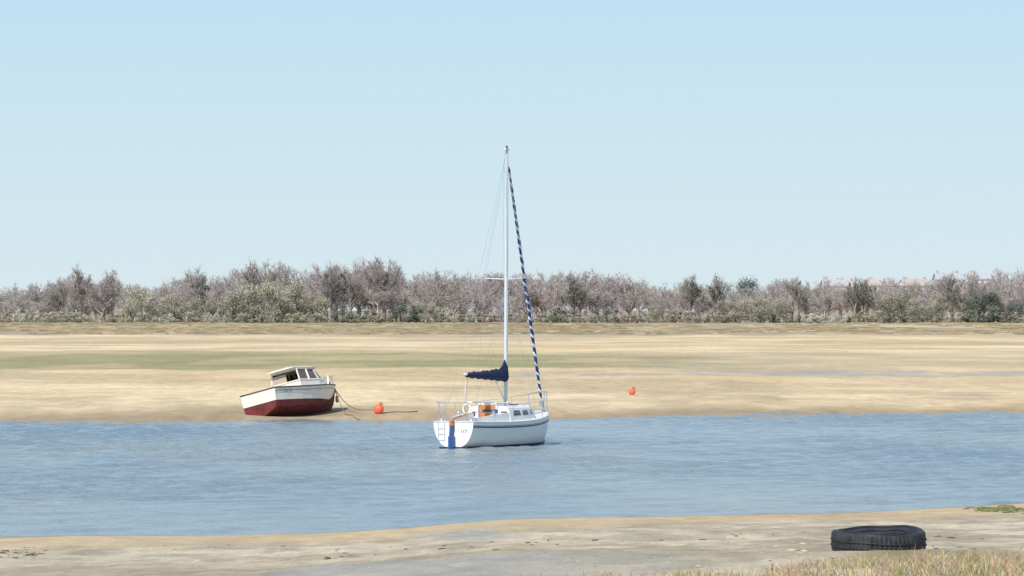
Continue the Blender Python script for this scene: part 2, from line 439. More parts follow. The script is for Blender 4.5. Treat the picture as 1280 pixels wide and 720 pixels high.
def text(body, size, loc, rot, mat, parent, name):
    cu = bpy.data.curves.new(name+'_c', 'FONT'); cu.body = body; cu.size = size; cu.extrude = .001; cu.align_x = 'CENTER'
    ob = bpy.data.objects.new(name+'_t', cu); scene.collection.objects.link(ob)
    bpy.context.view_layer.update()
    me = bpy.data.meshes.new_from_object(ob); bpy.data.objects.remove(ob)
    o2 = bpy.data.objects.new(name, me); me.materials.clear(); me.materials.append(mat); scene.collection.objects.link(o2)
    o2.parent = parent; o2.location = loc; o2.rotation_euler = rot; return o2
text('117', .15, (-.008, -.36, .52), (math.pi/2, 0, -math.pi/2), navy, sb, 'transom_number')
m = MB()
def sx(t, s_, dz=0, inn=.06): return (t*Ls, s_*(np.interp(t, tt, hb)-inn), np.interp(t, tt, hz)+dz)
for dz in (.32, .62):
    pts = [sx(.17, 1, dz), sx(.06, 1, dz), (.06, hb[0]-.08, hz[0]+dz), (.02, hb[0]-.2, hz[0]+dz), (.02, -hb[0]+.2, hz[0]+dz), (.06, -hb[0]+.08, hz[0]+dz), sx(.06, -1, dz), sx(.17, -1, dz)]
    if dz < .5: m.tube(pts[:4], .012, 6); m.tube(pts[4:], .012, 6)
    else: m.tube(pts, .013, 6)
for s_ in (1, -1):
    m.tube([sx(.17, s_), sx(.17, s_, .62)], .012, 6); m.tube([sx(.07, s_), sx(.07, s_, .62)], .012, 6)
    m.tube([(.03, s_*(hb[0]-.22), hz[0]), (.02, s_*(hb[0]-.2), hz[0]+.62)], .012, 6)
m.obj('stern_pushpit', [steel], sb)
m = MB()
m.tube([sx(.83, 1, .6), sx(.92, 1, .6, .04), (Ls*.985, .16, hz[-1]+.62), (Ls+.03, 0, hz[-1]+.63), (Ls*.985, -.16, hz[-1]+.62), sx(.92, -1, .6, .04), sx(.83, -1, .6)], .014, 6)
for s_ in (1, -1):
    m.tube([sx(.83, s_, .3), sx(.93, s_, .3, .04)], .012, 6)
    m.tube([sx(.83, s_), sx(.83, s_, .60)], .013, 6); m.tube([sx(.93, s_, 0, .03), sx(.925, s_, .60, .04)], .013, 6)
m.tube([(Ls-.05, 0, hz[-1]), (Ls+.03, 0, hz[-1]+.63)], .013, 6)
m.obj('bow_pulpit', [steel], sb)
m = MB()
for s_ in (1, -1):
    for t in (.33, .5, .67): m.tube([sx(t, s_), sx(t, s_, .60)], .012, 6)
    for dz in (.30, .58): m.tube([sx(t, s_, dz) for t in (.17, .33, .5, .67, .83)], .005, 4)
m.obj('stanchions_and_lifelines', [steel], sb)
mx = 3.72
MT = Vector((mx+.02, -.12, 9.50)); MBs = Vector((mx, 0, 1.2))
def mz(z): return MBs.lerp(MT, (z-1.2)/(9.50-1.2))
m = MB(); m.tube([mz(z) for z in (1.2, 3, 5, 7, 9, 9.50)], [.064, .064, .062, .058, .05, .044], 12)
m.box(tuple(mz(9.50)+Vector((-.02, 0, .03))), (.26, .08, .06), bev=.01)
o = m.obj('mast', [alu], sb); smooth_auto(o)
m = MB(); m.tube([mz(9.50), mz(9.66)], .008, 5); m.tube([mz(9.63)+Vector((-.1,0,0)), mz(9.63)+Vector((.1,0,0))], .008, 5); m.tube([mz(9.54), mz(9.62)], .028, 8); m.obj('masthead_antenna_and_vane', [dark], sb)
SP = {}
m = MB()
for s_ in (1, -1):
    e_ = mz(5.35)+Vector((-.06, s_*.72, .04)); SP[s_] = e_; m.tube([mz(5.35), e_], [.016, .011], 6)
m.obj('spreaders', [alu], sb)
m = MB()
for s_ in (1, -1):
    ch = Vector(sx(.555, s_, 0, .05)); ch2 = Vector(sx(.52, s_, 0, .05))
    m.tube([ch, SP[s_], mz(9.2)], .0045, 4); m.tube([ch2, mz(5.25)], .0045, 4)
    m.tube([Vector(sx(.60, s_, 0, .05)), mz(5.25)], .0045, 4)
    m.tube([ch, ch.lerp(SP[s_], .07)], .012, 6)
m.tube([(.02, .0, 1.9), mz(9.48)], .0045, 4)
for s_ in (1, -1): m.tube([(.02, s_*.45, .9), (.02, 0, 1.9)], .0045, 4)
m.tube([mz(9.4)+Vector((-.08, .05, 0)), mz(1.6)+Vector((-.10, .10, 0))], .005, 4)
m.tube([mz(9.4)+Vector((-.05, 0, 0)), (1.0, .05, 2.36)], .0045, 4)
m.obj('shrouds_and_halyards', [steel], sb)
A = Vector((Ls-.12, 0, 1.12)); Bv = mz(9.25)+Vector((.05, 0, 0))
V = []; Fc = []; mi = []
ns, nr = 320, 12; dd = (Bv-A).normalized(); u = dd.cross(Vector((0, 1, 0))).normalized(); w = dd.cross(u)
for i in range(ns+1):
    f_ = .035+.93*i/ns; p = A.lerp(Bv, f_)
    r_ = .028+.028*math.sin(math.pi*min(1, f_*1.02))**.5*(1-.35*f_)+.004*math.sin(i*.9)
    if i < 3: r_ *= .5
    for k in range(nr):
        th = 2*math.pi*k/nr; rr = r_*(1+.12*math.sin(th*2+i*.25)); V.append(p+(u*math.cos(th)+w*math.sin(th))*rr)
for i in range(ns):
    for k in range(nr):
        k2 = (k+1) % nr; Fc.append((i*nr+k, i*nr+k2, (i+1)*nr+k2, (i+1)*nr+k))
        ph = (i*8.4/ns*3.1+k/nr+.12*math.sin(i*.05)) % 1.0; lim = .30+.10*(i/ns)+.05*math.sin(i*.11)
        mi.append(1 if ph < lim else 0)
o = raw_mesh('furled_jib', np.array(V), Fc, [sailb, sailw], parent=sb, smooth=True); o.data.polygons.foreach_set('material_index', np.array(mi, dtype=np.int32))
m = MB(); m.tube([A+Vector((.03,0,-.1)), A, Bv, mz(9.45)], .006, 5); m.tube([A+(Bv-A)*.008, A+(Bv-A)*.028], .08, 12); m.obj('forestay_and_furler', [steel], sb)
b0 = mz(2.22)+Vector((-.08, 0, 0)); b1 = Vector((1.02, .06, 2.33))
m = MB(); m.tube([b0, b1+Vector((-.12, 0, .005))], .042, 10)
m.tube([mz(1.45)+Vector((-.07,0,0)), b0.lerp(b1, .3)], .018, 6)
m.tube([b1, (.75, 0, 1.05)], .008, 5); m.tube([b1+Vector((.15, 0, 0)), (.8, 0, 1.05)], .008, 5)
m.obj('boom_and_mainsheet', [alu], sb, True)
G = []
for i in range(31):
    f_ = i/30; p = b0.lerp(b1, f_)+Vector((.1*(1-f_), 0, 0))
    up = .07+.22*(1-f_)**1.3+.34*max(0, 1-f_/.16)**1.5+.016*math.sin(i*1.9)+.012*math.sin(i*.8+1)
    dn = .09+.02*math.sin(i*1.3)+.07*(1-f_); wd = (.10+.06*(1-f_))*(1-.35*max(0, 1-f_/.1))
    if i == 30: up *= .3; dn *= .3; wd *= .3
    row = []
    for k in range(17):
        th = 2*math.pi*k/16; cz = math.sin(th); row.append((p.x, p.y+wd*math.cos(th)*(1-.45*max(0, cz)), p.z+(up if cz > 0 else dn)*cz))
    G.append(row)
m = MB(); m.grid(G, 0); m.add(G[0][:16], [tuple(range(16))]); m.add(G[-1][:16], [tuple(range(16))[::-1]]); m.obj('sail_cover', [navycl], sb, True)
m = MB(); m.tube([(.06, -.45+.13*math.cos(t), 1.26+.16*math.sin(t)) for t in np.linspace(-1.1, 4.2, 14)], .03, 8); m.obj('horseshoe_lifebuoy', [simple('lifebuoy_white', (.8,.76,.66), .6)], sb, True)
m = MB(); m.tube([(6.22, -.10, .30), (6.22, -.10, .24), (6.22, -.10, .06), (6.22, -.10, -.02)], [.02, .075, .085, .03], 10)
m.tube([(6.22, -.10, .3), (6.45, -.03, 1.03)], .010, 5); m.obj('pickup_float', [orange], sb, True)
m = MB(); m.box((2.0, -.45, 1.14), (.35, .12, .14), bev=.04); m.obj('cockpit_cushions', [bluep], sb)

# ------------------------------------------------------------ MOTORBOAT
def gpt(px, py, h0=0.3):
    h = h0
    for _ in range(14):
        Dd = (CAMZ-h)*F/(py-HOR); X = (px-640)/F*Dd; h = .5*h+.5*max(0, hpt(X, Dd))
    return Vector((X, Dd, h))
cream = simple('cream_gelcoat', (.76,.73,.65), .4, var=.07, scale=3)
antif = simple('red_antifouling', (.13,.022,.022), .8, var=.45, scale=4)
brownw = simple('tinted_window', (.16,.11,.08), .12, var=.2)
rubr = simple('rubbing_strake', (.06,.05,.05), .6)
D1 = CAMZ*F/(523.5-HOR)
Xm = (328-640)/F*D1
mb = empty('motorboat', (Xm, D1, .02))
hd = math.radians(90-31)
mb.rotation_mode = 'QUATERNION'
M = Matrix.Rotation(hd, 4, 'Z') @ Matrix.Rotation(math.radians(.8), 4, 'Y') @ Matrix.Rotation(math.radians(-13.5), 4, 'X')
mb.rotation_quaternion = M.to_quaternion(); SC = Vector((1.06, 1.0, 1.10)); mb.scale = SC
Lm = 5.25
mt = np.array([0, .15, .3, .45, .6, .72, .82, .9, .96, 1.0])
mbm = np.array([.86, .93, .97, .98, .93, .82, .65, .44, .22, .02])
mch = np.array([.78, .84, .87, .85, .76, .60, .40, .21, .08, .01])
mzs = np.array([1.02, 1.02, 1.03, 1.05, 1.08, 1.11, 1.14, 1.17, 1.19, 1.20])
mzc = np.array([.30, .30, .31, .34, .42, .52, .63, .75, .88, 1.02])
mzk = np.array([.02, 0, 0, 0, .01, .04, .10, .24, .50, .92])
def mi_(t, A_): return float(np.interp(t, mt, A_))
wlz = lambda t: .53+.04*t
def msec(t, s_, off=0):
    zs, zc, zk = mi_(t, mzs), mi_(t, mzc), mi_(t, mzk); bb, bc = mi_(t, mbm), mi_(t, mch)
    zw = zc+.012 if zc > wlz(t)-.01 else wlz(t)
    fw = (zw-zc)/(zs-zc); x = t*Lm
    pts = [(x, 0, zk), (x, s_*bc*.5, zk+(zc-zk)*.46), (x, s_*bc, zc)]
    bw = bc+(bb-bc)*fw**.8; pts.append((x, s_*bw, zw))
    for q in (.35, .7, 1): f_ = fw+(1-fw)*q; pts.append((x, s_*(bc+(bb-bc)*f_**.8), zc+(zs-zc)*f_))
    return pts
m = MB(); NTm = 40
for s_ in (1, -1):
    m.grid([msec(i/NTm, s_) for i in range(NTm+1)], flip=(s_ < 0), mfun=lambda i, j: 1 if j < 3 else 0)
l = msec(0, 1); r_ = msec(0, -1)
m.add(l[:4]+r_[:4][::-1], [(0, 1, 2, 3, 4, 5, 6, 7)], 1); m.add(l[3:]+r_[3:][::-1], [tuple(range(8))], 0)
m.obj('hull', [cream, antif], mb)
m = MB()
for s_ in (1, -1):
    m.tube([(t*Lm, s_*(mi_(t, mbm)+.012), mi_(t, mzs)-.03) for t in np.linspace(0, 1, 40)], .022, 6)
    m.tube([(t*Lm, s_*(mi_(t, mbm)+.004), mi_(t, mzs)-.16) for t in np.linspace(0, .98, 40)], .008, 6)
m.tube([(-.01, -.87, .99), (-.01, .87, .99)], .022, 6)
m.tube([(Lm+.01, 0, 1.16), (Lm+.01, 0, 1.0)], .03, 6)
m.obj('rubbing_strake', [rubr], mb, True)
m = MB(); m.add([(0,.03,.05),(3.4,.03,.0),(3.2,.03,-.09),(.1,.03,-.12),(0,-.03,.05),(3.4,-.03,.0),(3.2,-.03,-.09),(.1,-.03,-.12)], [(0,1,2,3),(7,6,5,4),(0,3,7,4),(3,2,6,7),(1,5,6,2)]); m.obj('keel', [antif], mb)
m = MB()
for s_ in (1, -1):
    G = [[(t*Lm, s_*mi_(t, mbm), mi_(t, mzs)), (t*Lm, s_*(mi_(t, mbm)-.16), mi_(t, mzs)+.02), (t*Lm, s_*(mi_(t, mbm)-.17), .55)] for t in np.linspace(0, .48, 12)]
    m.grid(G, 0, flip=(s_ > 0))
G = [[(t*Lm, f_*mi_(t, mbm), mi_(t, mzs)+.10*(1-f_*f_)*mi_(t, mbm)) for f_ in np.linspace(-1, 1, 9)] for t in np.linspace(.48, 1, 20)]
m.grid(G, 0, flip=True)
m.add([(.0,-.86,1.02),(.0,.86,1.02),(.12,.80,1.03),(.12,-.80,1.03),(.12,.8,.55),(.12,-.8,.55)], [(0,3,2,1),(3,5,4,2)])
m.add([(.1,-.82,.56),(2.6,-.84,.56),(2.6,.84,.56),(.1,.82,.56)], [(0,1,2,3)])
m.obj('deck', [cream], mb)
def loft(mbx, pts_lo, pts_hi, mi=0):
    n = len(pts_lo); V = pts_lo+pts_hi; Fc = [(k, (k+1) % n, n+(k+1) % n, n+k) for k in range(n)]; mbx.add(V, Fc, mi)
xa, xf_, xw, xn = 2.0, 3.3, 3.85, 4.4
lo = [(xa,-.74,1.02),(xf_,-.74,1.06),(xw,-.62,1.10),(xn,-.36,1.15),(xn,.36,1.15),(xw,.62,1.10),(xf_,.74,1.06),(xa,.74,1.02)]
mid = [(xa,-.71,1.30),(xf_,-.70,1.32),(xw-.05,-.58,1.32),(xn-.25,-.33,1.30),(xn-.25,.33,1.30),(xw-.05,.58,1.32),(xf_,.70,1.32),(xa,.71,1.30)]
hi = [(xa+.02,-.62,1.74),(xf_-.18,-.60,1.76),(xw-.60,-.50,1.76),(xw-.50,-.3,1.76),(xw-.50,.3,1.76),(xw-.60,.50,1.76),(xf_-.18,.60,1.76),(xa+.02,.62,1.74)]
m = MB(); loft(m, lo, mid); m.add(mid, [(2, 3, 4, 5)])
m.obj('cabin_base', [cream], mb)
wn = [(a_[0], a_[1]*.985, a_[2]) for a_ in mid]; wn[3] = (xw+.04, -.33, 1.325); wn[4] = (xw+.04, .33, 1.325)
h2_ = [(a_[0], a_[1]*.985, a_[2]) for a_ in hi]
m = MB(); V = wn+h2_; m.add(V, [(k, k+1, 9+k, 8+k) for k in range(7)])
m.obj('cabin_glazing', [brownw], mb)
m = MB()
for k in range(8): m.tube([wn[k], h2_[k]], .034, 6)
xm_ = (xa+xf_)/2
for s_ in (1, -1): m.tube([(xm_, s_*.70, 1.31), (xm_, s_*.605, 1.76)], .045, 6)
m.tube(wn, .036, 6); m.tube([wn[-1], wn[0]], .03, 6); m.tube(h2_+[h2_[0]], .035, 6)
m.obj('window_frames', [cream], mb)
# softly rounded roof
G = []
for i in range(13):
    f_ = i/12; x = xa-.25+(xw-.30-(xa-.25))*f_; hw = .67*(1-.30*max(0, (f_-.72)/.28)**2)*(1-.05*(1-f_)); row = []
    for k in range(-6, 7):
        q = k/6; row.append((x, q*hw, 1.79+.09*(1-abs(q)**3)*(1-.5*abs(2*f_-1)**4)))
    G.append(row)
m = MB(); m.grid(G, 0, flip=True); m.grid([[(p[0], p[1], 1.765) for p in r_] for r_ in G], 0)
m.add(G[0]+[(p[0], p[1], 1.765) for p in G[0]][::-1], [tuple(range(26))]); m.add(G[-1]+[(p[0], p[1], 1.765) for p in G[-1]][::-1], [tuple(range(26))[::-1]])
for e_i in (0, -1):
    for i in range(12):
        p, q = G[i][e_i], G[i+1][e_i]; m.add([p, q, (q[0], q[1], 1.765), (p[0], p[1], 1.765)], [(0, 1, 2, 3)])
o = m.obj('cabin_roof', [simple('roof_offwhite', (.68,.65,.58), .6)], mb); smooth_auto(o, 40)
m = MB(); m.box((2.03, .3, 1.18), (.04, .7, .9)); m.obj('cabin_rear_bulkhead', [simple('cabin_tan', (.45,.36,.27), .6)], mb)
m = MB(); m.box((.35, 0, .75), (.5, 1.1, .38), bev=.03); m.box((1.2, 0, .74), (.7, .6, .42), bev=.03); m.obj('engine_box_and_seat', [cream], mb)
m = MB()
def mr(t, s_, dz, inn=.08): return (t*Lm, s_*max(.02, mi_(t, mbm)-inn), mi_(t, mzs)+dz)
m.tube([mr(.74, 1, .0), mr(.76, 1, .30), mr(.88, 1, .34), mr(.96, 1, .36, .02), (Lm+.10, 0, 1.55), mr(.96, -1, .36, .02), mr(.88, -1, .34), mr(.76, -1, .30), mr(.74, -1, 0)], .013, 6)
for s_ in (1, -1):
    for t in (.86, .95): m.tube([mr(t, s_, 0), mr(t, s_, .35)], .012, 6)
m.obj('bow_rail', [steel], mb)
m = MB(); m.box((Lm-.35, 0, 1.28), (.25, .10, .10), bev=.02); m.tube([(Lm-.6, 0, 1.25), (Lm+.1, 0, 1.24)], .02, 6); m.obj('anchor_and_bollard', [rubr], mb)
text('CN 117', .15, (.75, -.945, .80), (math.radians(84), 0, math.radians(-3)), navy, mb, 'registration_number')
bpy.context.view_layer.update()
MW = Matrix.Translation(mb.location) @ M @ Matrix.Diagonal((SC.x, SC.y, SC.z, 1))
bow = MW @ Vector((Lm+.02, 0, 1.10))
def buoy(px, py, r):
    g_ = gpt(px, py); e = empty('mooring_buoy', (g_.x, g_.y, g_.z+r*.93), (.3, .4, 0))
    m = MB(); G = []
    for i in range(15):
        t = math.pi*i/14; rr = r*math.sin(t)**.9 if 0 < i < 14 else 0
        zz = r*math.cos(t)*1.08
        G.append([(rr*math.cos(2*math.pi*k/20), rr*math.sin(2*math.pi*k/20), zz) for k in range(21)])
    m.grid(G, 0); m.obj('float', [orange], e, True)
    m = MB(); m.tube([(0, 0, r*1.0), (0, 0, r*1.2)], .05, 8); m.tube([(.06*math.cos(t), 0, r*1.28+.06*math.sin(t)) for t in np.linspace(0, 6.28, 12)], .014, 6); m.tube([(0, 0, -r*1.15), (0, 0, -r*.95)], .045, 8)
    m.obj('eye_and_collar', [simple('buoy_fitting', (.5,.12,.08), .6)], e, True)
    return g_
g1 = buoy(473.5, 517.5, .20); g2 = buoy(790, 493.5, .16)
m = MB(); pts = []
for i in range(25):
    f_ = i/24; p = bow.lerp(Vector((g1.x-.1, g1.y, g1.z+.15)), f_); p.z -= .55*math.sin(math.pi*f_)*(1-f_*.6); p.z = max(p.z, hpt(p.x, p.y)+.02); pts.append(p)
m.tube(pts, .02, 6)
pts = []
for i in range(25):
    f_ = i/24; p = bow.lerp(Vector((g1.x-.6, g1.y-3, .1)), f_); p.z -= .5*math.sin(math.pi*f_); p.z = max(p.z, hpt(p.x, p.y)+.02); pts.append(p)
m.tube(pts, .016, 6)
p2 = gpt(522, 514.5); pts = []
for i in range(14):
    f_ = i/13; p = Vector((g1.x+.15, g1.y, 0)).lerp(p2, f_); p.y += .5*math.sin(f_*6); p.z = hpt(p.x, p.y)+.03; pts.append(p)
m.tube(pts, .022, 6)
m.obj('mooring_rope', [simple('mooring_rope_mat', (.20,.17,.13), .9)])
MI = MW.inverted()
m = MB(); fp = bow+Vector((.12, -.12, -.45))
def L2(p): return tuple(MI @ Vector(p))
m.tube([L2(fp+Vector((0,0,q))) for q in (.16, .1, -.1, -.15)], [.02, .07, .07, .02], 10); m.tube([L2(fp+Vector((0,0,.14))), L2(bow+Vector((-.05,-.05,0)))], .01, 5); m.obj('bow_fender', [simple('fender_yellowish', (.5,.42,.2), .6)], mb, True)

# ------------------------------------------------------------ TYRE
rub = simple('weathered_rubber', (.026,.027,.032), .6, var=.6, scale=9, bump=.8)
Dt = 20.3*K; Xt = (1098-640)/F*Dt
hc = hpt(Xt, Dt)
ty = empty('tyre', (Xt, Dt, hc-.04), (math.radians(2.4), math.radians(-1.4), .3))
prof = [(.29,.02),(.27,.05),(.275,.075),(.33,.045),(.40,.03),(.455,.035),(.490,.05),(.497,.08),(.499,.14),(.497,.215),(.492,.248),(.470,.266),(.41,.268),(.36,.256),(.33,.240),(.285,.215),(.272,.205),(.27,.185),(.29,.175),(.33,.205),(.42,.215),(.46,.19),(.465,.14),(.46,.08),(.42,.05),(.33,.07)]
n = 180; V = []; Fc = []; k_ = len(prof); rt = random.Random(2)
for i in range(n):
    th = 2*math.pi*i/n; gv = i % 3 == 0; dp = rt.uniform(.4, 1)
    for j, (r_, z) in enumerate(prof):
        if 7 <= j <= 9 and gv: r_ -= .014*dp
        if j in (6, 10) and gv: r_ -= .012*dp
        V.append((r_*math.cos(th), r_*math.sin(th), z+.010*math.sin(th*2+1)+.005*math.sin(th*5)))
for i in range(n):
    for j in range(k_):
        j2 = (j+1) % k_; i2 = (i+1) % n; Fc.append((i*k_+j, i2*k_+j, i2*k_+j2, i*k_+j2))
o = raw_mesh('carcass', np.array(V), Fc, [rub], parent=ty); smooth_auto(o, 30)
m = MB()
for rr, zz in ((.305, .236), (.41, .272), (.38, .266)):
    m.tube([(rr*math.cos(t), rr*math.sin(t), zz+.010*math.sin(t*2+1)+.005*math.sin(t*5)) for t in np.linspace(0, 2*math.pi, 73)], .006, 5)
for rr, zz in ((.503, .115), (.503, .175)):
    m.tube([(rr*math.cos(t), rr*math.sin(t), zz+.010*math.sin(t*2+1)+.005*math.sin(t*5)) for t in np.linspace(0, 2*math.pi, 73)], .007, 5)
m.obj('sidewall_ribs', [rub], ty, True)
m = MB(); G = []
for i in range(7):
    r_ = .46*i/6; G.append([(r_*math.cos(2*math.pi*k/32), r_*math.sin(2*math.pi*k/32), .115-.05*(i/6)**2+.01*math.sin(k*1.7+i)) for k in range(33)])
m.grid(G, 0); m.obj('sand_fill', [simple('sand_in_tyre', (.35,.30,.22), .95, var=.25, scale=20)], ty, True)

# ------------------------------------------------------------ foliage engines
def tri_ribbon(p, q, w0, w1, side):
    return [p-side*w0, p+side*w0, q+side*w1, q-side*w1]
def bare_tree(seed, H=12., spread=.42, ntw=7, upright=.6):
    r = random.Random(seed); V = []; Q_ = []
    def rib(p, q, w0, w1):
        d = (q-p)
        s_ = d.cross(Vector((r.uniform(-1, 1), r.uniform(-1, 1), r.uniform(-.3, .3))))
        if s_.length < 1e-4: s_ = Vector((1, 0, 0))
        s_.normalize(); o = len(V); V.extend(tri_ribbon(p, q, w0, w1, s_)); Q_.append((o, o+1, o+2, o+3))
    def prism(p, q, r0, r1, n=5):
        d = (q-p).normalized(); u = d.cross(Vector((.3, 1, .1))).normalized(); w = d.cross(u); o = len(V)
        for c_, rr in ((p, r0), (q, r1)):
            for k in range(n): t = 2*math.pi*k/n; V.append(c_+(u*math.cos(t)+w*math.sin(t))*rr)
        for k in range(n): Q_.append((o+k, o+(k+1) % n, o+n+(k+1) % n, o+n+k))
    def rec(p, d, L, rad, lev):
        q = p+d*L
        midp = p+d*L*.5+Vector((r.gauss(0, 1), r.gauss(0, 1), r.gauss(0, .5)))*L*.07
        if lev <= 1: prism(p, midp, rad, rad*.8); prism(midp, q, rad*.8, rad*.55)
        else: rib(p, midp, rad, rad*.8); rib(midp, q, rad*.8, rad*.45)
        if lev >= 3:
            for _ in range(ntw):
                b_ = p.lerp(q, r.uniform(.15, 1)); dd = (d+Vector((r.gauss(0, .7), r.gauss(0, .7), r.gauss(.10, .55)))).normalized()
                rib(b_, b_+dd*L*r.uniform(.4, .85), .030, .012)
            return
        nb = [8, 6, 5][lev]
        for i in range(nb):
            f_ = r.uniform(.25, 1) if lev else r.uniform(.3, 1)
            if i == 0: f_ = 1
            b_ = p.lerp(midp, f_*2) if f_ < .5 else midp.lerp(q, f_*2-1)
            az = r.uniform(0, 6.28); sp = spread*(1.4 if lev == 0 else 1.2)*r.uniform(.6, 1.3)
            if i == 0: sp *= .3
            perp = Vector((math.cos(az), math.sin(az), 0)); dd = (d+perp*sp*1.6+Vector((0, 0, upright*.35))).normalized()
            rec(b_, dd, L*r.uniform(.45, .66)*(1 if lev else .95), rad*.5, lev+1)
    rec(Vector((0, 0, 0)), Vector((r.gauss(0, .05), r.gauss(0, .05), 1)).normalized(), H*.46, H*.02, 0)
    V = np.array([tuple(v) for v in V]); V *= H/np.percentile(V[:, 2], 97.5)
    return V, np.array(Q_)
def leaf_tree(seed, H=8., W=4., n=2600, size=.16, base=.08, nb=16):
    r = np.random.default_rng(seed); cen = []
    for i in range(nb):
        z = H*r.uniform(base+.1, .86); wz = math.sqrt(max(.05, 1-((z/H-.45)/.6)**2)); az = r.uniform(0, 6.28); rr = W*wz*math.sqrt(r.random())*.75
        cen.append((rr*math.cos(az), rr*math.sin(az), z, r.uniform(.14, .30)*H*.75))
    cen = np.array(cen); pick = r.integers(0, nb, n); c_ = cen[pick]
    d = r.normal(size=(n, 3)); d /= np.linalg.norm(d, axis=1)[:, None]
    rad = c_[:, 3:4]*(r.random((n, 1))**.45)*r.uniform(.7, 1.25, (n, 1)); p = c_[:, :3]+d*rad*np.array([1, 1, .95])
    p[:, 2] = np.clip(p[:, 2], .02*H, H*1.05)
    t1 = r.normal(size=(n, 3)); t1 /= np.linalg.norm(t1, axis=1)[:, None]; t2 = np.cross(t1, d); t2 /= (np.linalg.norm(t2, axis=1)[:, None]+1e-6)
    s_ = size*r.uniform(.6, 1.5, (n, 1))
    V = np.stack([p-t1*s_, p-t2*s_*.5, p+t1*s_, p+t2*s_*.6], 1).reshape(-1, 3)
    Q_ = np.arange(n*4).reshape(n, 4)
    cv = r.normal(0, .09, nb)[pick]
    shade = np.repeat(.62+.34*np.clip((p[:, 2]/H), 0, 1)+.18*(rad[:, 0]/c_[:, 3])-.08+cv+r.normal(0, .06, n), 4)  # painted shade: leaf colour darkens low down and inside each blob
    SV = []; SQ = []
    for i in range(nb):
        a_ = Vector((0, 0, 0)); b_ = Vector(cen[i][:3]); o = len(SV)
        for (pp, w_) in ((a_, .02*H), (b_, .006*H)):
            for k in range(4): SV.append((pp.x+w_*math.cos(k*1.57), pp.y+w_*math.sin(k*1.57), pp.z))
        for k in range(4): SQ.append((o+k, o+(k+1) % 4, o+4+(k+1) % 4, o+4+k))
    SV = np.array(SV); SQ = np.array(SQ)+len(V)
    return np.concatenate([V, SV]), np.concatenate([Q_, SQ]), np.concatenate([shade, np.full(len(SV), .5)])

bares = []
for s_ in range(8):
    V, Q_ = bare_tree(100+s_, 12, spread=.34+.06*(s_ % 3), ntw=7, upright=.4+.25*(s_ % 2))
    bares.append((V, Q_, .9+.15*np.random.default_rng(s_).random(len(V))))
slims = []
for s_ in range(3):
    V, Q_ = bare_tree(300+s_, 12, spread=.24, ntw=4, upright=1.0); slims.append((V, Q_, .85+.3*np.random.default_rng(s_).random(len(V))))
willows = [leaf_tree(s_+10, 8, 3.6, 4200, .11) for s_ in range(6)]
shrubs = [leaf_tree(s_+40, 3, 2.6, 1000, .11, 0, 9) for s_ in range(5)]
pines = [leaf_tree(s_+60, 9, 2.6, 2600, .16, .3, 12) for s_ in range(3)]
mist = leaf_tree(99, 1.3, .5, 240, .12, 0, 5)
class Acc:
    def __init__(s): s.V = []; s.Q = []; s.C = []; s.n = 0
    def put(s, proto, loc, sc, rot, col):
        V, Q_, sh = proto; c_, s_ = math.cos(rot), math.sin(rot)
        W = V*np.array(sc); W = np.stack([W[:, 0]*c_-W[:, 1]*s_, W[:, 0]*s_+W[:, 1]*c_, W[:, 2]], 1)+np.array(loc)
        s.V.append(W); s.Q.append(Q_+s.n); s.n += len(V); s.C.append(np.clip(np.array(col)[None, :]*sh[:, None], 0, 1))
    def obj(s, name, mat): return raw_mesh(name, np.concatenate(s.V), np.concatenate(s.Q), mat, col=np.concatenate(s.C))
BR = [(.42,.36,.345), (.47,.415,.40), (.39,.345,.325), (.44,.40,.385), (.40,.37,.32)]  # tree colours kept pale: distance haze is mixed into the base colour
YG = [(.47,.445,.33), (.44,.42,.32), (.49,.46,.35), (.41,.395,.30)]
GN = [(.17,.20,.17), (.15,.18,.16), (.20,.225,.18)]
tx = np.array([0, 40, 60, 95, 110, 138, 152, 180, 205, 240, 270, 300, 330, 380, 410, 430, 450, 475, 497, 520, 560, 600, 650, 700, 740, 790, 830, 860, 900, 940, 980, 1010, 1050, 1090, 1150, 1180, 1215, 1240, 1280, 1400])
ty_ = np.array([362, 360, 354, 345, 356, 349, 362, 358, 356, 347, 352, 342, 334, 340, 336, 338, 332, 326, 345, 344, 343, 349, 346, 346, 343, 350, 360, 358, 362, 360, 354, 352, 357, 352, 356, 350, 344, 346, 341, 345])
acc = Acc(); R = random.Random(5)
def tree_at(px, top, D_, proto, col, wf=1.0, H0=12.):
    X = (px-640)/F*D_; z0 = hpt(X, D_)-.1; H = CAMZ+(HOR-top)*D_/F-z0
    if H < 1: return None
    s_ = H/H0; acc.put(proto, (X, D_, z0), (s_*wf, s_*wf, s_), R.uniform(0, 6.28), col); return X, z0, H
px = -260
while px < 1540:
    for row in range(3):
        D_ = 905+row*32+R.uniform(-12, 12); q = px+R.uniform(-10, 10)
        top = np.interp(q, tx, ty_)+abs(R.gauss(0, 6))*(1 if row else 1.5)-2
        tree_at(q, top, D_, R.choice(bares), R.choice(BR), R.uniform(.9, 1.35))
    px += 15
px = -260
while px < 1540:
    top = np.interp(px, tx, ty_)*.55+392*.45+R.gauss(0, 6)
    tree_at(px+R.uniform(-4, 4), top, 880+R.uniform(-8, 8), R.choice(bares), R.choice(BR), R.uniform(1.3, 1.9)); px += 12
for q, t_ in [(101, 337), (96, 344), (141, 341), (136, 346), (247, 339), (418, 334), (430, 340), (868, 348), (893, 350), (316, 331), (331, 332), (470, 326), (488, 329)]:
    tree_at(q, t_, 885, R.choice(slims), (.33,.285,.27), 1.1)
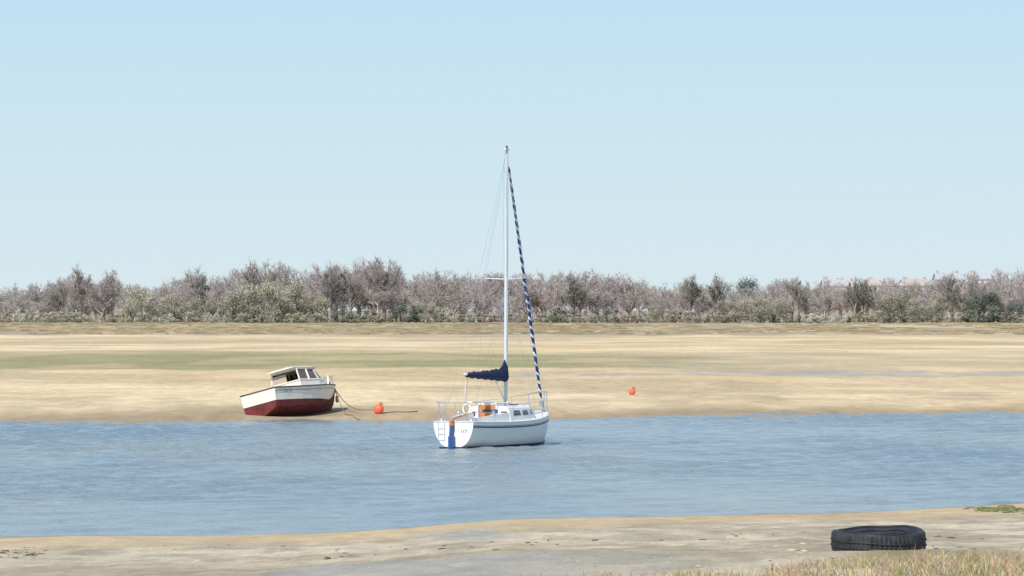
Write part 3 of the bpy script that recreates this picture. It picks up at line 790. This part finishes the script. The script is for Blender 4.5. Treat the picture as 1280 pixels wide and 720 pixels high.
for q, t_, w_ in [(178, 356, 1.1), (165, 368, 1), (215, 366, 1), (240, 366, 1), (290, 356, 1.1), (308, 350, 1.1), (330, 348, 1.1), (352, 346, 1.1), (372, 354, 1), (395, 366, 1),
                  (520, 374, 1), (545, 374, 1), (640, 380, 1), (905, 373, 1), (925, 368, 1.1), (950, 366, 1.2), (968, 370, 1.1), (1110, 364, 1.2), (1130, 361, 1.2), (1150, 368, 1), (1175, 364, 1), (820, 379, 1), (-40, 370, 1), (1330, 365, 1.2)]:
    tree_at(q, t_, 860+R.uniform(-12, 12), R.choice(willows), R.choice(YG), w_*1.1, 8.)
for q, t_ in [(935, 347), (928, 352), (980, 348), (972, 354), (990, 351), (1224, 364), (1240, 360), (1250, 370), (1262, 373), (1275, 376), (1213, 372)]:
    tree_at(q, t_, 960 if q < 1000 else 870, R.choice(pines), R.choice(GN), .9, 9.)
for q, t_, n_ in [(420, 338, 5), (434, 346, 3), (715, 347, 5), (722, 352, 3), (868, 348, 9), (893, 348, 8), (1070, 350, 6), (1084, 352, 5), (996, 350, 4), (75, 356, 3), (1140, 362, 3), (1192, 345, 3), (248, 346, 4), (480, 340, 3)]:
    r_ = tree_at(q, t_, 872, R.choice(slims), (.27,.245,.225), 1.4)
    if r_:
        for _ in range(n_*2):
            k = R.uniform(.45, .95); acc.put(mist, (r_[0]+R.gauss(0, .10)*r_[2], 871+R.gauss(0, 1), r_[1]+r_[2]*k-.8), (R.uniform(.6, 1.2),)*3, R.uniform(0, 6), (.17,.19,.15))
acc.obj('distant_trees', attr_mat('hazed_tree_foliage'))

acc = Acc()
px = -280
while px < 1560:
    D_ = 845+R.uniform(-15, 15); top = 392.5+R.gauss(0, 3.2)
    col = R.choice([(.25,.26,.18), (.22,.24,.17), (.36,.32,.25), (.40,.35,.28), (.34,.33,.23), (.42,.37,.31), (.38,.33,.27)])
    if px < 420: col = R.choice([(.44,.40,.31), (.38,.35,.26), (.48,.44,.36), (.35,.33,.24)])
    tree_at(px, top, D_, R.choice(shrubs), col, R.uniform(1.0, 1.7), 3.); px += R.uniform(5, 10)
for q in (20, 35, 210, 1015, 1030, 1045): tree_at(q, 392, 825, R.choice(shrubs), (.62,.60,.54), 1.5, 3.)
for q in (428, 445, 505, 520, 700, 760, 1215, 1225, 1240, 1255, 1270): tree_at(q, 382+R.uniform(-4, 5), 838, R.choice(shrubs), R.choice(GN), 1.2, 3.)
acc.obj('distant_shrubs', attr_mat('shrub_foliage'))

nT = 15000
D_ = rng.uniform(520, 840, nT); X = rng.uniform(-.17, .17, nT)*D_; keep = fbm(X*.05, D_*.02+3, 4) > .48
X = X[keep]; D_ = D_[keep]; nT = len(X); Z = height(X, D_)
hh_ = rng.uniform(.08, .28, nT); ww = rng.uniform(.5, 2.2, nT); an = rng.uniform(-.5, .5, nT)
base_c = np.stack([[(.37,.29,.20), (.31,.265,.17), (.46,.37,.25), (.25,.225,.14)][i] for i in rng.integers(0, 4, nT)])
dx = np.cos(an)*ww; dy = np.sin(an)*ww
A_ = np.stack([X-dx, D_-dy, Z-.05], 1); B_ = np.stack([X+dx, D_+dy, Z-.05], 1); C_ = np.stack([X+dx*.7, D_+dy*.7, Z+hh_*.8], 1); E_ = np.stack([X-dx*.5, D_-dy*.5, Z+hh_], 1)
V = np.stack([A_, B_, C_, E_], 1).reshape(-1, 3)
raw_mesh('marsh_grass', V, np.arange(nT*4).reshape(nT, 4), attr_mat('marsh_grass_mat'), col=np.repeat(base_c, 4, 0))

# ------------------------------------------------------------ houses on the right
wallm = simple('rendered_wall', (.68,.68,.67), .9, var=.06, scale=1); roofr = simple('hazed_terracotta_roof', (.46,.38,.345), .9, var=.12, scale=2); roofs = simple('hazed_slate_roof', (.42,.43,.46), .8, var=.12, scale=2); wing = simple('house_window', (.25,.26,.28), .3)  # house colours paled, distance haze painted into walls and roofs
def house(px, ytop, D_, Lh, Wd, Hr, roofmat, rot):
    X = (px-640)/F*D_; z1 = CAMZ+(HOR-ytop)*D_/F; z0 = hpt(X, D_)-.2
    Hw = z1-Hr-z0
    e = empty('house', (X, D_, z0), (0, 0, rot)); m = MB()
    l, w = Lh/2, Wd/2
    m.add([(-l,-w,0),(l,-w,0),(l,w,0),(-l,w,0),(-l,-w,Hw),(l,-w,Hw),(l,w,Hw),(-l,w,Hw),(-l,0,Hw+Hr-.1),(l,0,Hw+Hr-.1)], [(0,1,5,4),(1,2,6,9,5),(2,3,7,6),(3,0,4,8,7)])
    m.obj('walls', [wallm], e); m = MB(); q = .4
    for s_ in (1, -1):
        m.add([(-l-q, s_*(w+q), Hw-.25), (l+q, s_*(w+q), Hw-.25), (l+q, 0, Hw+Hr), (-l-q, 0, Hw+Hr), (-l-q, s_*(w+q), Hw-.05), (l+q, s_*(w+q), Hw-.05), (l+q, 0, Hw+Hr+.2), (-l-q, 0, Hw+Hr+.2)], [(0,1,2,3),(4,5,6,7),(0,1,5,4),(1,2,6,5),(3,0,4,7)])
    m.obj('roof', [roofmat], e); m = MB()
    for k in range(int(Lh//3)):
        xx = -l+1.5+k*3
        for zz in (Hw-1.4, Hw-4.2):
            if zz > 1: m.box((xx, -w-.03, zz), (1.0, .08, 1.3)); m.box((xx, w+.03, zz), (1.0, .08, 1.3))
    m.obj('windows', [wing], e); m = MB()
    m.box((-l+.8, 0, Hw+Hr+.2), (.8, .6, 1.3)); m.box((l-.8, 0, Hw+Hr+.2), (.8, .6, 1.3)); m.obj('chimneys', [roofr], e)
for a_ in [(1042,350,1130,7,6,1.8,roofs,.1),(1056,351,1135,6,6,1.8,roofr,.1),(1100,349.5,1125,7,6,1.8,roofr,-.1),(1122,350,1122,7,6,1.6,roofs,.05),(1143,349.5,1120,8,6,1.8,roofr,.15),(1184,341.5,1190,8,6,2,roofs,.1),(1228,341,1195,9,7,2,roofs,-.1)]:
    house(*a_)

# ------------------------------------------------------------ foreground grass, seaweed, stones
V = []; Cc = []; Tq = []
cols = [(.50,.35,.24), (.58,.45,.32), (.42,.28,.20), (.60,.52,.36), (.28,.30,.10), (.46,.32,.26), (.35,.34,.13)]
def blade(x, y, z, h, col, ln):
    o = len(V); az = R.uniform(0, 6.28); dx, dy = math.cos(az), math.sin(az); w_ = R.uniform(.0018, .0042); b_ = R.uniform(0, 6.28)
    for k, (f_, ww) in enumerate(((0, 1), (.5, .8), (1, .15))):
        cx = x+math.cos(b_)*ln*f_*f_*h; cy = y+math.sin(b_)*ln*f_*f_*h; cz = z+h*f_*(1-.25*f_*ln)
        V.append((cx-dx*w_*ww, cy-dy*w_*ww, cz)); V.append((cx+dx*w_*ww, cy+dy*w_*ww, cz)); Cc.append(col); Cc.append(col)
    Tq.append((o, o+1, o+3, o+2)); Tq.append((o+2, o+3, o+5, o+4))
for _ in range(640):
    D_ = R.uniform(25.5, 34.5); f_ = R.random()**.75; px = 640+700*f_
    if R.random() < .15: px = R.uniform(600, 1300)
    if D_ > 31.2 and px < 960: continue
    if D_ > 33 and px < 1120: continue
    X = (px-640)/F*D_; z = hpt(X, D_); hb_ = R.uniform(.05, .17)*(1 if px > 950 else .75)
    ci = R.choice(cols); nb_ = R.randint(12, 36)
    for k in range(nb_):
        x = X+R.gauss(0, .06); y = D_+R.gauss(0, .10); c_ = [min(1, q*R.uniform(.7, 1.2)) for q in (ci if R.random() < .7 else R.choice(cols))]
        blade(x, y, z-.01, hb_*R.uniform(.4, 1.3), c_, R.uniform(.2, 1.5))
raw_mesh('dry_grass', np.array(V), np.array(Tq), attr_mat('dry_grass_mat'), col=np.array(Cc))
def lumps(name, items, mat):
    VV = []; FF = []
    for (x, y, s_) in items:
        z = hpt(x, y); o = len(VV); n_, m_ = 7, 4; st_ = R.uniform(.9, 2.4); an_ = R.uniform(-.6, .6)
        for i in range(m_+1):
            t = math.pi*i/m_
            for k in range(n_):
                rr = s_*math.sin(t)*R.uniform(.55, 1.25); ax_ = rr*math.cos(6.283*k/n_)*st_; ay_ = rr*math.sin(6.283*k/n_)
                VV.append((x+ax_*math.cos(an_)-ay_*math.sin(an_), y+ax_*math.sin(an_)+ay_*math.cos(an_), z+s_*.34*math.cos(t)*R.uniform(.7, 1.2)+s_*.05))
        for i in range(m_):
            for k in range(n_): FF.append((o+i*n_+k, o+i*n_+(k+1) % n_, o+(i+1)*n_+(k+1) % n_, o+(i+1)*n_+k))
    raw_mesh(name, np.array(VV), np.array(FF), mat)
it = []
def gp(px, py):
    g_ = gpt(px, py, 1.0); return g_.x, g_.y
for cxp, cyp, sp, n_ in [(20, 692, 14, 55), (50, 688, 8, 26), (430, 691, 10, 22), (411, 693, 2, 8), (465, 689, 3, 6), (560, 684, 40, 18), (700, 678, 34, 26), (940, 672, 60, 30), (1060, 707, 60, 16), (1190, 672, 40, 24), (1165, 690, 30, 30), (250, 684, 70, 14)]:
    for _ in range(n_):
        x, y = gp(cxp+R.gauss(0, sp), min(716, cyp+R.gauss(0, 3.5))); it.append((x, y, R.choice((.006, .009, .012, .02, .036))*R.uniform(.7, 1.2)))
lumps('seaweed_debris', it, simple('dried_seaweed', (.10,.075,.045), .9, var=.5, scale=15))
it = []
for _ in range(420):
    x, y = gp(R.uniform(-20, 1300), R.uniform(672, 718)); it.append((x, y, R.uniform(.005, .02)))
for _ in range(12):
    x, y = gp(980+R.gauss(0, 14), 690+R.gauss(0, 2)); it.append((x, y, R.uniform(.02, .05)))
lumps('stones', it, simple('pale_stones', (.46,.40,.31), .9, var=.3, scale=15))
it = []
for _ in range(170):
    x, y = gp(1256+R.gauss(0, 18), 636+R.gauss(0, 1.6)); it.append((x, y, R.uniform(.02, .09)))
lumps('green_seaweed', it, simple('green_weed', (.15,.16,.06), .8, var=.5, scale=10))

# ------------------------------------------------------------ light, sky, camera
az = math.atan2(-.48, -.88); el = math.radians(46)
sd = Vector((math.sin(az)*math.cos(el), math.cos(az)*math.cos(el), math.sin(el)))
sl = bpy.data.lights.new('sun', 'SUN'); sl.energy = 4.7; sl.angle = math.radians(.5); sl.color = (1, .95, .87)
so = bpy.data.objects.new('sun', sl); so.rotation_euler = sd.to_track_quat('Z', 'Y').to_euler(); scene.collection.objects.link(so)
w = bpy.data.worlds.new('World'); scene.world = w; w.use_nodes = True; nt = w.node_tree
bg = nt.nodes['Background']; sky = nt.nodes.new('ShaderNodeTexSky'); sky.sky_type = 'NISHITA'; sky.sun_disc = False
sky.sun_elevation = el; sky.sun_rotation = az % (2*math.pi); sky.air_density = 1.0; sky.dust_density = .6; sky.ozone_density = 2.0; sky.altitude = 0
# pale spring haze: blends over the sky towards the horizon
tc = nt.nodes.new('ShaderNodeTexCoord'); sp = nt.nodes.new('ShaderNodeSeparateXYZ'); nt.links.new(tc.outputs['Generated'], sp.inputs[0])
rp = nt.nodes.new('ShaderNodeValToRGB'); cr = rp.color_ramp
cr.elements[0].position = 0.0; cr.elements[0].color = (.70, .83, .88, 1)
cr.elements[1].position = 1.0; cr.elements[1].color = (.25, .45, .80, 1)
e1 = cr.elements.new(.035); e1.color = (.63, .80, .89, 1)
e2 = cr.elements.new(.09); e2.color = (.53, .75, .91, 1)
e3 = cr.elements.new(.35); e3.color = (.38, .59, .85, 1)
nt.links.new(sp.outputs['Z'], rp.inputs['Fac'])
sc = nt.nodes.new('ShaderNodeVectorMath'); sc.operation = 'SCALE'; sc.inputs['Scale'].default_value = 10.0
nt.links.new(rp.outputs['Color'], sc.inputs[0])
fr_ = nt.nodes.new('ShaderNodeMapRange'); fr_.inputs['From Min'].default_value = .1; fr_.inputs['From Max'].default_value = .7; fr_.inputs['To Min'].default_value = .94; fr_.inputs['To Max'].default_value = .3
nt.links.new(sp.outputs['Z'], fr_.inputs['Value'])
mxn = nt.nodes.new('ShaderNodeMix'); mxn.data_type = 'RGBA'; mxn.clamp_factor = True
nt.links.new(fr_.outputs[0], mxn.inputs[0]); nt.links.new(sky.outputs[0], mxn.inputs[6]); nt.links.new(sc.outputs[0], mxn.inputs[7])
nt.links.new(mxn.outputs[2], bg.inputs['Color']); bg.inputs['Strength'].default_value = .10
cam = bpy.data.cameras.new('camera'); cam.lens = 36*F/1280; cam.sensor_width = 36; cam.clip_end = 20000; cam.clip_start = .5
co = bpy.data.objects.new('camera', cam); co.location = (0, 0, CAMZ); co.rotation_euler = (math.radians(90)+math.atan((HOR-360)/F), 0, 0)
scene.collection.objects.link(co); scene.camera = co
scene.view_settings.view_transform = 'Standard'; scene.view_settings.look = 'None'; scene.view_settings.exposure = 0
